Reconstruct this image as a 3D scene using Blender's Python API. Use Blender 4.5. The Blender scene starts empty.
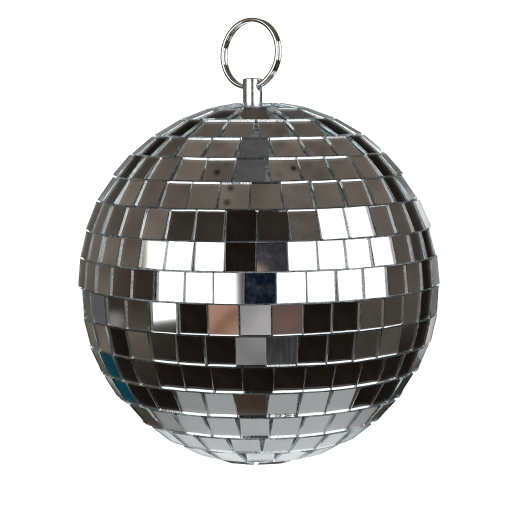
import bpy, bmesh, math, random
from mathutils import Vector, Matrix
random.seed(11)
S = 0.06                      # ball radius in metres; all lengths below are in ball radii times S
scene = bpy.context.scene

# ------------------------------------------------------------------ camera
CAM_D = 8.0
FPX = 181.5*math.sqrt(CAM_D*CAM_D-1)          # focal length in pixels of the 512 photograph
BCX, BCY = 259.3, 282.5
cam_pos = Vector(((256-BCX)/FPX*CAM_D, -CAM_D, (BCY-256)/FPX*CAM_D))
cd = bpy.data.cameras.new('camera')
cd.sensor_width = 36; cd.sensor_height = 36; cd.sensor_fit = 'HORIZONTAL'
cd.lens = FPX/512*36
cd.clip_start = 0.01; cd.clip_end = 100
cam = bpy.data.objects.new('camera', cd); scene.collection.objects.link(cam)
cam.location = cam_pos*S; cam.rotation_euler = (math.pi/2, 0, 0)
scene.camera = cam
scene.view_settings.view_transform = 'Standard'
scene.view_settings.look = 'None'
scene.view_settings.gamma = 1
scene.view_settings.exposure = 0
scene.render.engine = 'CYCLES'
scene.cycles.max_bounces = 16
scene.cycles.transmission_bounces = 14
scene.cycles.glossy_bounces = 12
scene.cycles.caustics_reflective = True
scene.cycles.caustics_refractive = True
scene.cycles.blur_glossy = 0.3

def azel(az, el):             # azimuth 0 = towards the camera, positive to the right; degrees
    a, e = math.radians(az), math.radians(el)
    return Vector((math.sin(a)*math.cos(e), -math.cos(a)*math.cos(e), math.sin(e)))

# ------------------------------------------------------------------ the room around (world)
FRONT = Vector((0, -1, -0.35)).normalized()
BROWN = (0.134, 0.115, 0.096)
BLACK = (0.0095, 0.0065, 0.0048)
# photographer and other colour patches painted into the room for tiles to mirror: direction, inner and outer radius (deg), colour
PATCHES = [
    (azel(-30, 82), 9, 12, (0.083, 0.083, 0.086)),
    (azel(0, -2), 5, 7, (0.003, 0.007, 0.016)),
    (azel(-83, -4), 5, 9, (0.030, 0.023, 0.018)),
    (azel(-104, -11.5), 2, 5, (0.030, 0.024, 0.020)),
    (azel(180, 8), 18, 26, (0.20, 0.20, 0.20)),
    (azel(171, 40), 4, 7, (0.13, 0.13, 0.13)),
    (azel(-47, 31), 9, 12, (0.035, 0.029, 0.024)),
    (azel(127, -29), 9, 13, (0.010, 0.008, 0.007)),
    (azel(30, 36), 4, 7, (0.045, 0.043, 0.048)),
    (azel(8, 20), 5, 7, (0.030, 0.030, 0.038)),
    (azel(6.9, 15.5), 0.3, 0.75, (0.42, 0.30, 0.25)),
    (azel(-23, -22), 5, 7, (0.40, 0.232, 0.170)),
    (azel(-20.9, -23.6), 2.8, 3.15, (0.20, 0.100, 0.068)),
    (azel(-20.9, -23.6), 2.1, 2.95, (0.40, 0.232, 0.170)),
    (azel(-1, -22), 5, 7, (0.42, 0.40, 0.41)),
    (azel(-5, -42), 6, 8, (0.238, 0.236, 0.240)),
    (azel(-4.5, -19.5), 2.2, 4.2, (0.33, 0.315, 0.325)),
    (azel(-2.0, -44.5), 1.8, 3.6, (0.30, 0.298, 0.302)),
    (azel(18, -21), 5, 7, (0.122, 0.080, 0.070)),
    (azel(17, -41), 4, 8, (0.038, 0.037, 0.041)),
    (azel(-142, -23.5), 5.5, 8, (0.004, 0.046, 0.064)),
    (azel(-5, -72), 6, 9, (0.056, 0.034, 0.022)),
    (azel(-115, -26), 7, 12, (0.010, 0.008, 0.007)),
    (azel(-103.6, -12.0), 0.05, 0.5, (0.34, 0.32, 0.30)),
    (azel(-123, -8), 4, 7, (0.095, 0.095, 0.098)),
]
def sstep(x, a, b):
    t = min(1, max(0, (x-a)/(b-a))); return t*t*(3-2*t)
def room(d):                  # the same room as the world nodes below, for choosing each tile's tilt
    k = sstep(d.dot(FRONT), 0.22, 0.62)
    k = 1-(1-k)*(1-sstep(-d.z, 0.48, 0.62))
    band = (1-sstep(d.y, 0.84, 0.91))*sstep(d.y, 0.56, 0.68)*sstep(d.x*1.0+d.z*1.2, -0.25, 0.05)
    k = 1-(1-k)*(1-band)
    side = 1-0.48*sstep(-d.z, -0.75, -0.1)*sstep(d.x+0.9, 0.1, 0.7)
    c = [BROWN[i]*side*(1-k)+BLACK[i]*k for i in range(3)]
    for p, r0, r1, col in PATCHES:
        w = sstep(d.dot(p.normalized()), math.cos(math.radians(r1)), math.cos(math.radians(r0)))
        c = [c[i]*(1-w)+col[i]*w for i in range(3)]
    return c

world = bpy.data.worlds.new('World'); scene.world = world; world.use_nodes = True
nt = world.node_tree; nt.nodes.clear()
def N(t, **k):
    n = nt.nodes.new(t)
    for a, b in k.items(): setattr(n, a, b)
    return n
def L(a, b): nt.links.new(a, b)
def dotn(src, v):
    n = N('ShaderNodeVectorMath', operation='DOT_PRODUCT'); L(src, n.inputs[0]); n.inputs[1].default_value = v
    return n.outputs['Value']
def ss(src, a, b):
    n = N('ShaderNodeMapRange', interpolation_type='SMOOTHSTEP'); L(src, n.inputs['Value'])
    n.inputs['From Min'].default_value = a; n.inputs['From Max'].default_value = b
    return n.outputs['Result']
def mth(op, a, b=None, c=None):
    n = N('ShaderNodeMath', operation=op)
    for i, v in enumerate((a, b, c)):
        if v is None: continue
        if isinstance(v, (int, float)): n.inputs[i].default_value = v
        else: L(v, n.inputs[i])
    return n.outputs[0]
def mixc(f, a, b):
    n = N('ShaderNodeMix', data_type='RGBA')
    for s, v in ((n.inputs[0], f), (n.inputs[6], a), (n.inputs[7], b)):
        if isinstance(v, tuple): s.default_value = v+(1,)
        elif isinstance(v, (int, float)): s.default_value = v
        else: L(v, s)
    return n.outputs[2]
tc = N('ShaderNodeTexCoord'); D = tc.outputs['Generated']
nrm = N('ShaderNodeVectorMath', operation='NORMALIZE'); L(D, nrm.inputs[0]); D = nrm.outputs[0]
dz = dotn(D, (0, 0, -1))
k = ss(dotn(D, tuple(FRONT)), 0.22, 0.62)
k = mth('SUBTRACT', 1, mth('MULTIPLY', mth('SUBTRACT', 1, k), mth('SUBTRACT', 1, ss(dz, 0.48, 0.62))))
band = mth('MULTIPLY', mth('MULTIPLY', mth('SUBTRACT', 1, ss(dotn(D, (0, 1, 0)), 0.84, 0.91)), ss(dotn(D, (0, 1, 0)), 0.56, 0.68)), ss(dotn(D, (1, 0, 1.2)), -0.25, 0.05))
k = mth('SUBTRACT', 1, mth('MULTIPLY', mth('SUBTRACT', 1, k), mth('SUBTRACT', 1, band)))
side = mth('MULTIPLY', mth('MULTIPLY', ss(dz, -0.75, -0.1), ss(mth('ADD', dotn(D, (1, 0, 0)), 0.9), 0.1, 0.7)), 0.48)
ns = N('ShaderNodeTexNoise'); L(D, ns.inputs['Vector']); ns.inputs['Scale'].default_value = 45; ns.inputs['Detail'].default_value = 4
nf = N('ShaderNodeMapRange'); L(ns.outputs['Fac'], nf.inputs['Value'])
nf.inputs['From Min'].default_value = 0.3; nf.inputs['From Max'].default_value = 0.7
nf.inputs['To Min'].default_value = 0.70; nf.inputs['To Max'].default_value = 1.28
ns2 = N('ShaderNodeTexNoise'); L(D, ns2.inputs['Vector']); ns2.inputs['Scale'].default_value = 7; ns2.inputs['Detail'].default_value = 1
nf2 = N('ShaderNodeMapRange'); L(ns2.outputs['Fac'], nf2.inputs['Value'])
nf2.inputs['From Min'].default_value = 0.3; nf2.inputs['From Max'].default_value = 0.7
nf2.inputs['To Min'].default_value = 0.72; nf2.inputs['To Max'].default_value = 1.22
fac = mth('MULTIPLY', mth('SUBTRACT', 1, side), nf2.outputs['Result'])
sc = N('ShaderNodeVectorMath', operation='SCALE'); sc.inputs[0].default_value = BROWN; L(fac, sc.inputs['Scale'])
col = mixc(k, sc.outputs[0], BLACK)
for p, r0, r1, c in PATCHES:
    w = ss(dotn(D, tuple(p.normalized())), math.cos(math.radians(r1)), math.cos(math.radians(r0)))
    col = mixc(w, col, c)
vs = N('ShaderNodeVectorMath', operation='SCALE'); L(col, vs.inputs[0]); L(nf.outputs['Result'], vs.inputs['Scale']); col = vs.outputs[0]
bg = N('ShaderNodeBackground'); L(col, bg.inputs['Color']); bg.inputs['Strength'].default_value = 1
out = N('ShaderNodeOutputWorld'); L(bg.outputs[0], out.inputs['Surface'])

# ------------------------------------------------------------------ studio lamps
def frame(az, el, roll=0):    # axes of a lamp that hangs in that direction and faces the ball
    d = azel(az, el)
    x = Vector((0, 0, 1)).cross(d).normalized(); y = d.cross(x)
    if roll:
        r = Matrix.Rotation(math.radians(roll), 3, d); x = r @ x; y = r @ y
    return d, x, y
BOXES = []                    # direction, x axis, y axis, distance, half width, half height
def softbox(name, az, el, roll, dist, hx, hy, radiance):
    d, x, y = frame(az, el, roll)
    a = bpy.data.lights.new(name, 'AREA'); a.shape = 'RECTANGLE'
    w, h = 2*dist*math.tan(math.radians(hx)), 2*dist*math.tan(math.radians(hy))
    a.size = w; a.size_y = h; a.energy = radiance*math.pi*w*h
    a.color = (0.985, 0.992, 1.0)
    o = bpy.data.objects.new(name, a); scene.collection.objects.link(o)
    m = Matrix((x, y, d)).transposed().to_4x4(); m.translation = d*dist
    o.matrix_world = m
    BOXES.append((d, x, y, dist, w/2, h/2))
softbox('softbox_light', 51.5, 12, 0, 1.2, 38.5, 24, 1.75)
softbox('softbox_light', -42.8, 8, 5, 1.2, 25.3, 20, 1.75)
for z, aim, e in ((0.33, 0.14, 14.0), (-0.30, -0.06, 10.5)):      # two added, unseen lamps whiten the paper behind the ball
    bl = bpy.data.lights.new('backdrop_fill_light', 'AREA'); bl.shape = 'RECTANGLE'; bl.size = 0.85; bl.size_y = 0.08; bl.energy = e
    bl.spread = math.radians(130)
    blo = bpy.data.objects.new('backdrop_fill_light', bl); scene.collection.objects.link(blo)
    blo.location = (0.0, 0.84, z)
    blo.rotation_euler = (Vector((0.0, 1.20, aim))-blo.location).to_track_quat('-Z', 'Y').to_euler()

# ------------------------------------------------------------------ materials
def mat(name):
    m = bpy.data.materials.new(name); m.use_nodes = True
    t = m.node_tree; b = t.nodes['Principled BSDF']; return m, t, b
def noise(t, scale, detail=3, rough=0.5, coord='Object'):
    c = t.nodes.new('ShaderNodeTexCoord'); n = t.nodes.new('ShaderNodeTexNoise')
    n.inputs['Scale'].default_value = scale; n.inputs['Detail'].default_value = detail; n.inputs['Roughness'].default_value = rough
    t.links.new(c.outputs[coord], n.inputs['Vector']); return n
def ramp(t, src, stops):
    r = t.nodes.new('ShaderNodeValToRGB'); t.links.new(src, r.inputs[0])
    e = r.color_ramp.elements
    while len(e) < len(stops): e.new(0.5)
    for i, (p, c) in enumerate(stops):
        e[i].position = p; e[i].color = (c if isinstance(c, tuple) else (c, c, c))+(1,)
    return r.outputs[0]
def bump(t, src, strength, dist, target):
    b = t.nodes.new('ShaderNodeBump'); b.inputs['Strength'].default_value = strength; b.inputs['Distance'].default_value = dist
    t.links.new(src, b.inputs['Height']); t.links.new(b.outputs[0], target)

M_sweep, t, b = mat('white_paper')
b.inputs['Base Color'].default_value = (0.86, 0.865, 0.87, 1); b.inputs['Roughness'].default_value = 0.9
bump(t, noise(t, 900).outputs['Fac'], 0.05, 0.0002, b.inputs['Normal'])

M_table, t, b = mat('pale_table_top')
b.inputs['Base Color'].default_value = (0.60, 0.63, 0.66, 1); b.inputs['Roughness'].default_value = 0.6
bump(t, noise(t, 60).outputs['Fac'], 0.05, 0.0005, b.inputs['Normal'])

def glass(name, colr, rough, edge):
    m = bpy.data.materials.new(name); m.use_nodes = True; t = m.node_tree; t.nodes.clear()
    g = t.nodes.new('ShaderNodeBsdfGlass'); g.inputs['IOR'].default_value = 1.5
    g.inputs['Color'].default_value = colr+(1,); g.inputs['Roughness'].default_value = rough
    o = t.nodes.new('ShaderNodeOutputMaterial')
    if edge:                  # snapped glass edge: uneven, here and there chipped to a white frost
        n = noise(t, 1500, 4, 0.6)
        bump(t, n.outputs['Fac'], 0.3, 0.0003, g.inputs['Normal'])
        df = t.nodes.new('ShaderNodeBsdfDiffuse'); df.inputs['Color'].default_value = (0.78, 0.82, 0.83, 1)
        mx = t.nodes.new('ShaderNodeMixShader')
        n2 = noise(t, 700, 5, 0.7)
        t.links.new(ramp(t, n2.outputs['Fac'], [(0.58, 0.0), (0.74, 0.6)]), mx.inputs[0])
        t.links.new(g.outputs[0], mx.inputs[1]); t.links.new(df.outputs[0], mx.inputs[2])
        t.links.new(mx.outputs[0], o.inputs['Surface'])
    else:
        t.links.new(g.outputs[0], o.inputs['Surface'])
    return m
M_front = glass('clear_glass', (0.985, 0.992, 0.990), 0.0, False)
M_edge = glass('snapped_glass_edge', (0.93, 0.965, 0.97), 0.03, True)
def silver(name, spots=(), dusty=0.0, streaks=False, red=False):
    m, t, b = mat(name)
    b.inputs['Metallic'].default_value = 1; b.inputs['Roughness'].default_value = 0.032
    n = noise(t, 160, 1)
    bump(t, n.outputs['Fac'], 0.02, 0.00005, b.inputs['Normal'])
    colr = ramp(t, noise(t, 420, 4, 0.65).outputs['Fac'], [(0.3, (0.90, 0.895, 0.885)), (0.7, (0.95, 0.945, 0.935))])
    c = t.nodes.new('ShaderNodeTexCoord')
    for (x, y, r, dark) in spots:       # soft dark spots in the silver's colour; x, y in the tile's plane, ball radii
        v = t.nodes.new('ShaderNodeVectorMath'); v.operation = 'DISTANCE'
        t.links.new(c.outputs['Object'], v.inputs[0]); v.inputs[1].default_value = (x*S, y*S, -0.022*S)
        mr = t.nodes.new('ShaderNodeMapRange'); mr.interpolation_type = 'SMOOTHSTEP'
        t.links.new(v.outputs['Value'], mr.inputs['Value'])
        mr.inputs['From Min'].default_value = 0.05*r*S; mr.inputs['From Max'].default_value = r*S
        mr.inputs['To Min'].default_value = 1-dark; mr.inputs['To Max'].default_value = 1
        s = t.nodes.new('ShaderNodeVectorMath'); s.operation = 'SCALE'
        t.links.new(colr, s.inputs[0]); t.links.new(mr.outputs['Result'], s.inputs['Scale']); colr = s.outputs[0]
    t.links.new(colr, b.inputs['Base Color'])
    o = t.nodes['Material Output']; surf = b.outputs[0]
    def film(fac, surf, shade):
        df = t.nodes.new('ShaderNodeBsdfDiffuse'); df.inputs['Color'].default_value = shade+(1,)
        mx = t.nodes.new('ShaderNodeMixShader'); t.links.new(fac, mx.inputs[0])
        t.links.new(surf, mx.inputs[1]); t.links.new(df.outputs[0], mx.inputs[2]); return mx.outputs[0]
    if dusty:
        if streaks:
            cc = t.nodes.new('ShaderNodeTexCoord'); mp = t.nodes.new('ShaderNodeMapping')
            mp.inputs['Rotation'].default_value = (0, 0, 0.6); mp.inputs['Scale'].default_value = (900, 110, 1)
            nn = t.nodes.new('ShaderNodeTexNoise'); nn.inputs['Scale'].default_value = 1; nn.inputs['Detail'].default_value = 4
            t.links.new(cc.outputs['Object'], mp.inputs[0]); t.links.new(mp.outputs[0], nn.inputs['Vector'])
        else: nn = noise(t, 380, 6, 0.7)
        surf = film(ramp(t, nn.outputs['Fac'], [(0.42, 0.0), (0.72, dusty)]), surf, (0.56, 0.56, 0.58))
    surf = film(ramp(t, noise(t, 1700, 3, 0.6).outputs['Fac'],
                     [(0.70, 0.0), (0.76, 0.35)]), surf, (0.7, 0.72, 0.74))       # specks of dust and glue
    surf = film(ramp(t, noise(t, 150, 5, 0.6).outputs['Fac'], [(0.45, 0.0), (0.75, 0.035)]), surf, (0.6, 0.6, 0.62))
    if red:                   # a torn line of reddish paint along the lower edge
        sx = t.nodes.new('ShaderNodeSeparateXYZ'); t.links.new(c.outputs['Object'], sx.inputs[0])
        mr = t.nodes.new('ShaderNodeMapRange'); t.links.new(sx.outputs['Y'], mr.inputs['Value'])
        mr.inputs['From Min'].default_value = -0.060*S; mr.inputs['From Max'].default_value = -0.066*S
        mu = t.nodes.new('ShaderNodeMath'); mu.operation = 'MULTIPLY'; t.links.new(mr.outputs['Result'], mu.inputs[0])
        t.links.new(ramp(t, noise(t, 900, 4, 0.7).outputs['Fac'], [(0.46, 0.0), (0.54, 0.9)]), mu.inputs[1])
        surf = film(mu.outputs[0], surf, (0.22, 0.07, 0.09))
    t.links.new(surf, o.inputs['Surface'])
    return m
M_silver = silver('silvering')
M_dusty = silver('silvering_smudged', dusty=0.20)
M_streak = silver('silvering_scratched', dusty=0.22, streaks=True)
M_red = silver('silvering_red_marks', red=True)
M_smoky = silver('silvering_mottled', spots=[(-.03, .02, .06, .25), (.035, -.02, .05, .22), (.0, -.05, .045, .2)])
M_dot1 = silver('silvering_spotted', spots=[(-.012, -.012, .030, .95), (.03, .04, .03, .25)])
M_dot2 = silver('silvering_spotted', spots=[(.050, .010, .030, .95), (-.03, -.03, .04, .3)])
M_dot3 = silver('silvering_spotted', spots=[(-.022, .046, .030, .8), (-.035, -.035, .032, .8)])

M_core, t, b = mat('glued_ball_core')
n = noise(t, 700, 5, 0.65)
t.links.new(ramp(t, n.outputs['Fac'], [(0.34, (0.16, 0.19, 0.20)), (0.60, (0.70, 0.76, 0.78))]), b.inputs['Base Color'])
b.inputs['Roughness'].default_value = 0.35; b.inputs['Metallic'].default_value = 0.4
bump(t, n.outputs['Fac'], 0.6, 0.0005, b.inputs['Normal'])

M_chrome, t, b = mat('polished_nickel')
b.inputs['Metallic'].default_value = 1; b.inputs['Base Color'].default_value = (0.90, 0.885, 0.87, 1)
n = noise(t, 1200, 4); t.links.new(ramp(t, n.outputs['Fac'], [(0.3, 0.05), (0.7, 0.14)]), b.inputs['Roughness'])
M_zinc, t, b = mat('zinc_plated_steel')
b.inputs['Metallic'].default_value = 1; b.inputs['Base Color'].default_value = (0.82, 0.86, 0.89, 1)
n = noise(t, 900, 4); t.links.new(ramp(t, n.outputs['Fac'], [(0.3, 0.18), (0.7, 0.32)]), b.inputs['Roughness'])
bump(t, n.outputs['Fac'], 0.08, 0.0003, b.inputs['Normal'])

# ------------------------------------------------------------------ the paper sweep under and behind the ball
def link(name, me, m, parent=None):
    o = bpy.data.objects.new(name, me)
    for mm in (m if isinstance(m, (list, tuple)) else [m]): me.materials.append(mm)
    scene.collection.objects.link(o)
    if parent: o.parent = parent
    return o
SW, SV, SH, SB, SF, SK, ST, SL = 7.3, 13.5, 9.5, 20.0, 2.6, 26.0, 5.7, -5.7   # half widths of table and backdrop, table drop, backdrop distance, table front and back, backdrop top and bottom
def sheet(name, prof, m, thick, w, x0):
    bm = bmesh.new(); rows_ = []
    for y, z in prof:
        rows_.append([bm.verts.new(((x+x0)*S, y*S, z*S)) for x in (-w, -w/2, 0, w/2, w)])
    for a, c in zip(rows_, rows_[1:]):
        for i in range(4): bm.faces.new((a[i], a[i+1], c[i+1], c[i]))
    bmesh.ops.recalc_face_normals(bm, faces=bm.faces)
    me = bpy.data.meshes.new(name); bm.to_mesh(me); bm.free()
    for p in me.polygons: p.use_smooth = True
    o = link(name, me, m); o['kind'] = 'structure'
    md = o.modifiers.new('thickness', 'SOLIDIFY'); md.thickness = thick; md.offset = 0
sheet('backdrop', [(SB+.02*math.sin(i*.9), SL+(ST-SL)*i/12) for i in range(13)], M_sweep, 0.0008, SV, 0)
sheet('table', [(-SF+(SK+SF)*i/8, -SH) for i in range(9)], M_table, 0.004, SW, 0.3)

# ------------------------------------------------------------------ the ball
T_, RO = math.radians(6), math.radians(0.5)
AX = Vector((-math.sin(RO)*math.cos(T_), -math.sin(T_), math.cos(RO)*math.cos(T_)))
FR = Vector((0, -1, 0)); FR = (FR-AX*FR.dot(AX)).normalized()
RT = AX.cross(FR).normalized()
if RT.x < 0: RT = -RT
def sph(la, lo): return (FR*math.cos(lo)+RT*math.sin(lo))*math.cos(la)+AX*math.sin(la)
def px(p):
    v = p-cam_pos; return 256+FPX*v.x/v.y, 256-FPX*v.z/v.y
def lon_at(la, x):
    best = None
    for i in range(-440, 441):
        lo = math.radians(i*0.25); p = sph(la, lo)
        if (cam_pos-p).dot(p) < -0.02: continue
        e = abs(px(p)[0]-x)
        if best is None or e < best[0]: best = (e, lo)
    return best[1]
# rows: (name, lat_top, lat_bottom, [(x_left, x_right, y?, target)])
# x read at mid height of row; targets: W white, B brown, M mid brown, D dark, K black, G grey table, T teal, S skin, R rose, N navy, U blue grey, L light grey, X free
ROWS=[
('A',75.0,65.3,[(184,207,'X'),(211,236,'M'),(239.5,270,'M'),(276,308,'U'),(316,334,'X')]),
('B',65.3,54.9,[(160,172,'X'),(174,197,'K'),(199.5,221.5,'B'),(224.5,253.5,'B'),(257.5,289,'B'),(292.5,318,'B'),(323,343,'K'),(347,357,'X')]),
('C',54.9,46.1,[(134,146,'X'),(147.5,160.5,'K'),(164,180,'M'),(182,204.5,'B'),(209.5,237.5,'B'),(240,268.5,'U'),(272,301.5,'B'),(305,329,'B'),(332,354,'B'),(357.5,370,'K'),(371.5,381,'X')]),
('D',46.1,37.2,[(118,124,'K'),(125.5,136.5,'D'),(138,151,'M'),(155,173,'B'),(178.5,204,'B'),(206,233,'B'),(235.5,265.5,'U'),(269.5,299,'B'),(300.5,328,'B'),(330,354.5,'B'),(356,375,'B'),(376,386,'K'),(388,399,'X')]),
('E',37.2,28.1,[(99,108,'X'),(110,120,'D'),(122.7,137.5,'B'),(140.5,159.5,'M'),(164,189,'M'),(190.5,217.5,'M'),(220,248,'B'),(250,280,'B'),(281,313,'B'),(314.5,342,'B'),(344,369.5,'D'),(371.5,388.5,'M'),(391,400.5,'K'),(402.5,413.5,'X')]),
('F',28.1,18.5,[(87,94,'X'),(96,105,'D'),(107.5,121,'B'),(124,141,'B'),(144.5,164,'M'),(167.5,192.5,'D'),(195,223.5,'D'),(226.5,255.5,'K'),(258,289.5,'D'),(291.5,318.5,'U'),(320,345.5,'W'),(347,372.5,'W'),(375.5,391.5,'M'),(393.7,409,'M'),(411,419,'D'),(420.5,427,'X')]),
('G',18.5,9.9,[(82,89,'X'),(91,99,'D'),(103.5,116,'B'),(121.5,137,'B'),(143,162,'Wl'),(165,192,'W'),(194.5,224.5,'W'),(226.5,255,'D'),(257,287.5,'P'),(288.5,318,'W'),(319.5,346,'W'),(347.5,370.5,'W'),(372.5,393.5,'W'),(396.5,408.5,'M'),(412,423,'K'),(425,431,'D'),(432,437,'X')]),
('H',9.9,0.9,[(78.5,85,'X'),(86,93.5,'B'),(97,109,'B'),(113.5,127.5,'D'),(132,151,'D'),(157,183.5,'W'),(185,212.5,'W'),(214,243,'Wr'),(245,275,'N'),(276.5,306.5,'W'),(308,336,'W'),(340,363.5,'W'),(366.5,388,'W'),(391,403.5,'M'),(408.5,421,'M'),(424,431.5,'K'),(433,438.5,'X')]),
('I',0.9,-8.3,[(82,88.5,'D'),(92.5,104,'U'),(108.5,122,'D'),(127,145,'M'),(151,176,'Wb'),(179,206,'K'),(209,238,'S'),(240.5,270.5,'L'),(272.5,303.5,'R'),(305.5,331.5,'K'),(334.5,359,'K'),(362.5,382.5,'M'),(386,402.5,'M'),(406,417.5,'M'),(421,430.5,'K'),(432,437,'X')]),
('J',-8.3,-17.6,[(86,92.5,'M'),(95.5,109,'M'),(112,126,'K'),(129.5,148,'M'),(151.5,173.5,'D'),(176.5,203,'K'),(207,235,'K'),(236.5,266,'L'),(268,297.5,'U'),(299,327,'K'),(330,355,'K'),(358,379,'M'),(382,398.5,'M'),(402.5,413.5,'D'),(416,425,'K'),(426.5,431.5,'X')]),
('K',-17.6,-26.6,[(94,101,'D'),(104,117,'T'),(120,133.5,'K'),(137.5,157.5,'D'),(160,182.5,'K'),(186,212,'K'),(214,242,'K'),(245.5,276.5,'K'),(278,306.5,'K'),(309.5,335.5,'K'),(339,360,'K'),(362.5,380,'K'),(383,397,'K'),(401,411,'K'),(412.5,420,'X')]),
('L',-26.6,-36.0,[(107,116,'D'),(119,132,'T'),(134.5,150.5,'K'),(154.5,176,'K'),(179,203,'G'),(206.5,235,'G'),(237,266.7,'M'),(268,297,'G'),(302,327,'G'),(330.5,353,'G'),(356.5,375.5,'K'),(379,393,'K'),(395,407,'G')]),
('M',-36.0,-46.3,[(124,135,'G'),(138.5,155,'D'),(157,180,'G'),(181.5,207,'G'),(209.5,238.5,'G'),(241,269.5,'G'),(271,300,'G'),(304.5,327,'G'),(330.5,352.5,'G'),(357,372,'G'),(374,386,'G')]),
('N',-46.3,-56.8,[(160,182,'G'),(185,204,'G'),(206,229,'G'),(231,260,'G'),(262.5,291,'G'),(294,317.5,'G'),(320,342,'G')]),
('O',-56.8,-66.6,[(193,213,'G'),(215.5,243,'G'),(245.5,276,'G'),(278.5,303,'G')]),
]
TARGET = {'W': (1.4, 1.4, 1.4), 'B': (.125, .103, .083), 'M': (.062, .050, .040), 'D': (.030, .024, .019), 'K': (.011, .008, .006),
          'G': (.42, .43, .44), 'T': (.004, .075, .105), 'S': (.40, .215, .145), 'R': (.135, .078, .066), 'N': (.006, .011, .026),
          'U': (.08, .08, .088), 'L': (.35, .34, .34), 'P': (.05, .045, .05), 'X': (.17, .17, .17)}
def env(p, d):                 # what a ray from p (in ball radii) towards d meets
    for bd, bx, by, dist, hw, hh in BOXES:
        k = d.dot(bd)
        if k <= 0.05: continue
        t = (dist/S-p.dot(bd))/k; q = p+d*t
        if abs(q.dot(bx))*S < hw and abs(q.dot(by))*S < hh: return (1.6, 1.6, 1.6)
    if d.z < -0.02:
        t = (-SH-p.z)/d.z; q = p+d*t
        if abs(q.x-0.3) < SW and -SF < q.y < SK and (q.y < SB or p.z-(p.z+SH)*(SB-p.y)/(q.y-p.y) < SL): return (.43, .44, .45)
    if d.y > 0.05:
        t = (SB-p.y)/d.y; q = p+d*t
        if abs(q.x) < SV and SL < q.z < ST: return (1.2, 1.2, 1.2) if abs(q.x) < 9 else (.7, .7, .7)
    return room(d)
def cost(c, tg):
    e = 0
    for i in range(3): e += (math.log(min(c[i], 1.2)+.006)-math.log(min(tg[i], 1.2)+.006))**2
    return e/3
GREY_LIKE = {'L', 'G'}
def choose(n, p, tg0, limit):
    """tilt (two small angles) of a tile so that it mirrors what the photograph shows in it"""
    e1 = AX.cross(n).normalized(); e2 = n.cross(e1)
    v = (p-cam_pos).normalized()
    best = None
    j0 = (random.gauss(0, .5), random.gauss(0, .5))
    if limit == 0: return 0, 0
    if (cam_pos-p).dot(n) < -.3: tg0 = '-'
    if tg0[0] not in TARGET: return math.radians(j0[0]), math.radians(j0[1])
    cands = [j0]+[(r*math.cos(a), r*math.sin(a)) for r in [i*limit/16 for i in range(1, 17)] for a in [k*math.pi/10+r for k in range(20)]]
    for a, b_ in cands:
        m = (n+e1*math.tan(math.radians(a))+e2*math.tan(math.radians(b_))).normalized()
        tot = 0; sp = .05 if len(tg0) == 1 else .062
        for du, dv in ((0, 0), (sp, sp), (-sp, sp), (sp, -sp), (-sp, -sp)):
            tg = tg0[0]
            if len(tg0) == 2 and ((tg0[1] == 'r' and du > 0) or (tg0[1] == 'l' and du < 0) or (tg0[1] == 'b' and dv < 0)): tg = 'D'
            q = p+e1*du+e2*dv; vv = (q-cam_pos).normalized(); r = vv-m*2*vv.dot(m)
            tot += cost(env(q, r), TARGET[tg])*(2 if du == 0 else 1)
        tot = tot/6+0.012*(a*a+b_*b_)
        if best is None or tot < best[0]: best = (tot, a, b_)
    return math.radians(best[1]), math.radians(best[2])

root = bpy.data.objects.new('mirror_ball', None); scene.collection.objects.link(root)
root['label'] = 'silver mirror ball covered in small square mirror tiles with a metal hanging ring on top'
root['category'] = 'disco ball'
root.empty_display_size = 0.02

bm = bmesh.new(); bmesh.ops.create_uvsphere(bm, u_segments=96, v_segments=64, radius=0.9768*S)
me = bpy.data.meshes.new('ball_core'); bm.to_mesh(me); bm.free()
for p in me.polygons: p.use_smooth = True
core = link('ball_core', me, M_core, root)

TH = 0.0175
def tile_mesh(w, h, wt=None, wb=None):
    """a square of mirror glass: clear face, snapped edges, silvered back; wt, wb = upper and lower width of a cut tile"""
    wt = wt or w; wb = wb or w
    j = lambda: random.gauss(0, .0009)
    pts = [(-wb/2+j(), -h/2+j()), (wb/2+j(), -h/2+j()), (wt/2+j(), h/2+j()), (-wt/2+j(), h/2+j())]
    # every corner is nipped a little, and each edge is broken into short runs that wander a little
    loop = []
    for i in range(4):
        a, b_ = pts[i], pts[(i+1) % 4]
        nseg = 5
        for k in range(nseg):
            f = (0, .04, .33, .66, .96)[k]; o = 0 if k == 0 else random.gauss(0, .0005)
            loop.append((a[0]+(b_[0]-a[0])*f+(o if i % 2 else 0), a[1]+(b_[1]-a[1])*f+(0 if i % 2 else o)))
    for q in range(0, 20, 5): loop[q] = (loop[q][0]*.988, loop[q][1]*.988)
    verts = [(x*S, y*S, 0) for x, y in loop]+[(x*S, y*S, -TH*S) for x, y in loop]
    n = len(loop)
    faces = [tuple(range(n)), tuple(reversed(range(n, 2*n)))]+[(i, i+n, (i+1) % n+n, (i+1) % n) for i in range(n)]
    me = bpy.data.meshes.new('mirror_tile'); me.from_pydata(verts, [], faces)
    for i, p in enumerate(me.polygons): p.material_index = 0 if i == 0 else (2 if i == 1 else 1)
    me.update(); return me
tiles = []                     # (visible area, mesh, matrix, back material)
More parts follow.
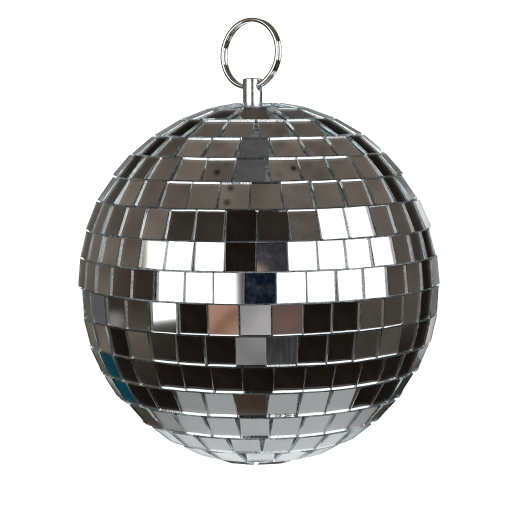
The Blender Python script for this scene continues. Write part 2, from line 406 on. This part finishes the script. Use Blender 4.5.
def put(la, lo, w, h, tg='X', wt=None, wb=None, limit=3.2, key=None):
    n = sph(la, lo); p = n*0.9975
    a, b_ = choose(n, p, tg, limit)
    e1 = AX.cross(n).normalized(); e2 = n.cross(e1)       # e1 east, e2 north
    m = (n+e1*math.tan(a)+e2*math.tan(b_)).normalized()
    rl = math.radians(random.gauss(0, .5))
    x = (e1-m*e1.dot(m)).normalized(); y = m.cross(x)
    x, y = x*math.cos(rl)+y*math.sin(rl), y*math.cos(rl)-x*math.sin(rl)
    M = Matrix((x, y, m)).transposed().to_4x4(); M.translation = (p+n*random.gauss(0, .0005))*S
    vis = max(0, (cam_pos-p).normalized().dot(n))*w*h
    bk = {'U': M_dusty, 'P': M_dusty}.get(tg, M_silver)
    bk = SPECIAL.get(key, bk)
    tiles.append([vis, tile_mesh(w, h, wt, wb), M, bk])
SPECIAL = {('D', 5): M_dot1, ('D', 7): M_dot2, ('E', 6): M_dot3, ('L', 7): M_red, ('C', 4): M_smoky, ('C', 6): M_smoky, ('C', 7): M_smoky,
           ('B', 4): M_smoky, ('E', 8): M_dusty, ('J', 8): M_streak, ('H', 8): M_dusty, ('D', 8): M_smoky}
W0 = 0.1485
for nm, a, b_, ts in ROWS:
    la = math.radians((a+b_)/2); h = min(math.radians(a-b_)-.009, .163)
    cn = math.cos(math.radians(max(abs(a), abs(b_)))); cm = math.cos(la)
    meas = []
    for i, (xl, xr, tg) in enumerate(ts):
        lo = (lon_at(la, xl)+lon_at(la, xr))/2
        if abs(math.degrees(lo)) < 64: meas.append([lo, tg, (nm, i)])
        else: meas.append([None, tg, (nm, i)])
    inner = [m for m in meas if m[0] is not None]
    nl = [m for m in meas[:len(meas)//2] if m[0] is None]; nr = [m for m in meas[len(meas)//2:] if m[0] is None]
    need = (W0+.004)/((cn+cm)/2)
    for _ in range(30):        # push apart tiles that would touch
        for p, q in zip(inner, inner[1:]):
            s = need-(q[0]-p[0])
            if s > 0 and s < .06: p[0] -= s/2; q[0] += s/2
    start, end = inner[-1][0], inner[0][0]+2*math.pi
    cnt = max(1, int((end-start)/((W0+.007)/((cn+cm)/2)))); step = (end-start)/cnt
    allt = list(inner)
    for i in range(1, cnt):
        tg = 'X' if la > -.6 else 'G'
        if i <= len(nr): tg = nr[i-1][1]
        if i >= cnt-len(nl): tg = nl[cnt-i-1 if False else len(nl)-(cnt-i)][1] if len(nl)-(cnt-i) >= 0 else tg
        allt.append([start+i*step, tg, None])
    allt.sort(key=lambda m: m[0])
    for i, (lo, tg, key) in enumerate(allt):
        dl = (lo-allt[i-1][0]) % (2*math.pi); dr = (allt[(i+1) % len(allt)][0]-lo) % (2*math.pi)
        w = min(.172 if nm == 'A' else W0, (dl+dr)/2*(cn*.6+cm*.4)-.003)
        lim = 7.5 if key == ('L', 6) else 2.0 if nm in 'LG' and abs((lo+math.pi) % (2*math.pi)-math.pi) > 1.05 else (0 if key in (('I', 6), ('I', 7), ('J', 7), ('G', 8), ('I', 2)) else (3.9 if tg == 'X' and (abs((lo+math.pi) % (2*math.pi)-math.pi) > 1.05 or la > 1.1) else 3.2))
        top_narrow = la > 0
        wn = min(w, min(dl, dr)*cn-.002); wn = max(wn, w*.7)
        put(la, lo, w, h, tg, wn if top_narrow else w, w if top_narrow else wn, lim, key)
# the rows of cut tiles around the two poles
for lo in (-68, -112, -156, 160, 116, 72):
    put(math.radians(79.5), math.radians(lo), .15, .135, 'X', .075, .145, 5)
for lat, cnt, wb in ((-71.3, 11, .148), (-80.2, 6, .15)):
    for i in range(cnt):
        h = .15; cb = math.cos(math.radians(abs(lat)+4.5))*2*math.pi/cnt
        put(math.radians(lat), 2*math.pi*(i+.3)/cnt, wb, h, 'G', wb, max(.05, cb-.004), 3)

tiles.sort(key=lambda t: -t[0])
rest = bmesh.new()
for k, (vis, me, M, bk) in enumerate(tiles):
    if k < 100:
        o = link('mirror_tile', me, [M_front, M_edge, bk], root); o.matrix_world = M
    else:
        me.transform(M); idx = {M_silver: 2, M_dusty: 3, M_smoky: 4}.get(bk, 2)
        if idx != 2:
            for p in me.polygons:
                if p.material_index == 2: p.material_index = idx
        rest.from_mesh(me)
me = bpy.data.meshes.new('mirror_tile'); rest.to_mesh(me); rest.free()
o = link('mirror_tile', me, [M_front, M_edge, M_silver, M_dusty, M_smoky], root)
o['kind'] = 'stuff'; o['label'] = 'narrower looking mirror tiles round the rim and back of the ball'

# ------------------------------------------------------------------ hanging post and split ring
SX, SY = -0.037, -0.115
PR, PZ0, PZ1 = 0.0545, 0.955, 1.117
ALPHA = math.radians(36)
U = Vector((math.cos(ALPHA), -math.sin(ALPHA), 0)); V = Vector((0, 0, 1)); NR = U.cross(V)   # ring plane and its axis
RC = Vector((-0.0470, SY, 1.2535)); RR = 0.1845      # ring centre and wire-centre radius
def cyl(r, p0, p1, seg=48, bev=0):
    bm = bmesh.new(); ax = (p1-p0); Ln = ax.length
    q = Vector((0, 0, 1)).rotation_difference(ax.normalized()).to_matrix().to_4x4()
    bmesh.ops.create_cone(bm, cap_ends=True, segments=seg, radius1=r, radius2=r, depth=Ln,
                          matrix=Matrix.Translation((p0+p1)/2) @ q)
    if bev:
        ed = [e for e in bm.edges if len(e.link_faces) == 2 and e.calc_face_angle(0) > 1.2]
        bmesh.ops.bevel(bm, geom=ed, offset=bev, segments=3, profile=0.5, affect='EDGES')
    return bm
hole_c = Vector((SX, SY, RC.z-RR+.004))
bm = cyl(PR*S, Vector((SX, SY, PZ0))*S, Vector((SX, SY, PZ1))*S, 64, .007*S)
me = bpy.data.meshes.new('hanging_post'); bm.to_mesh(me); bm.free()
bm = cyl(.030*S, (hole_c-U*.2)*S, (hole_c+U*.2)*S, 32)
cme = bpy.data.meshes.new('cut'); bm.to_mesh(cme); bm.free()
post = link('hanging_post', me, M_zinc, root); cut = bpy.data.objects.new('cut', cme); scene.collection.objects.link(cut)
mod = post.modifiers.new('hole', 'BOOLEAN'); mod.object = cut; mod.solver = 'EXACT'; mod.operation = 'DIFFERENCE'
bpy.context.view_layer.update()
ev = post.evaluated_get(bpy.context.evaluated_depsgraph_get())
nm_ = bpy.data.meshes.new_from_object(ev); post.modifiers.clear(); post.data = nm_
bpy.data.objects.remove(cut)
for p in nm_.polygons: p.use_smooth = True
nm_.set_sharp_from_angle(angle=math.radians(35))

# glue collar: an uneven bead where the post enters the ball
bm = bmesh.new(); K1, K2 = 40, 8; g = []
for i in range(K1):
    a = 2*math.pi*i/K1; rr = .007+.003*math.sin(3*a+1)+.002*math.sin(7*a)+random.gauss(0, .0008)
    g.append([bm.verts.new(Vector((SX+math.cos(a)*(PR+.002+rr*math.cos(c)), SY+math.sin(a)*(PR+.002+rr*math.cos(c)), .958+rr*.9*math.sin(c)
              - .0*a))*S) for c in [2*math.pi*k/K2 for k in range(K2)]])
for i in range(K1):
    for k in range(K2):
        bm.faces.new((g[i][k], g[(i+1) % K1][k], g[(i+1) % K1][(k+1) % K2], g[i][(k+1) % K2]))
bmesh.ops.recalc_face_normals(bm, faces=bm.faces)
me = bpy.data.meshes.new('glue_bead'); bm.to_mesh(me); bm.free()
for p in me.polygons: p.use_smooth = True
M_glue, t, b = mat('clear_set_glue'); b.inputs['Base Color'].default_value = (.42, .47, .48, 1); b.inputs['Roughness'].default_value = .12
bump(t, noise(t, 1500, 4).outputs['Fac'], .5, .0004, b.inputs['Normal'])
link('glue_bead', me, M_glue, root)

# a dab of spilt glue between the top tiles
bm = bmesh.new(); bmesh.ops.create_icosphere(bm, subdivisions=4, radius=1)
gn = sph(math.radians(72.5), math.radians(14.5)); g1 = AX.cross(gn).normalized(); g2 = gn.cross(g1)
from mathutils import noise as mnoise
for v in bm.verts:
    c = v.co.copy(); r = 1+.45*mnoise.noise(c*2.3)+.2*mnoise.noise(c*6)
    v.co = (gn*1.002+(g1*(c.x*.85+c.y*.5)*.030+g2*(c.y*.8-c.x*.5)*.022+gn*c.z*.016)*r)*S
me = bpy.data.meshes.new('glue_dab'); bm.to_mesh(me); bm.free()
for p in me.polygons: p.use_smooth = True
link('glue_dab', me, M_glue, root)

# split ring: flat-sided wire wound twice, the two coils lying side by side, with stepped ends
bm = bmesh.new(); SEG = 260; sec = []
hw, ht = .0125, .0112                      # half size across the ring (radial) and along its axis
for k in range(16):
    a = 2*math.pi*k/16; c, s_ = math.cos(a), math.sin(a)
    sec.append((math.copysign(abs(c)**.7, c)*hw, math.copysign(abs(s_)**.7, s_)*ht))
rings = []
T0 = math.radians(272)
for i in range(SEG+1):
    f = i/SEG; th = T0+f*4*math.pi*.985
    off = -ht if f < .47 else (ht if f > .53 else -ht+2*ht*sstep(f, .47, .53))
    off *= 1.06
    rad = U*math.cos(th)+V*math.sin(th)
    rings.append([bm.verts.new((RC+rad*(RR+u)+NR*(off+v))*S) for u, v in sec])
for a, c in zip(rings, rings[1:]):
    for k in range(16): bm.faces.new((a[k], a[(k+1) % 16], c[(k+1) % 16], c[k]))
bm.faces.new(rings[0]); bm.faces.new(list(reversed(rings[-1])))
bmesh.ops.recalc_face_normals(bm, faces=bm.faces)
me = bpy.data.meshes.new('split_ring'); bm.to_mesh(me); bm.free()
for p in me.polygons: p.use_smooth = True
me.set_sharp_from_angle(angle=math.radians(50))
link('split_ring', me, M_chrome, root)
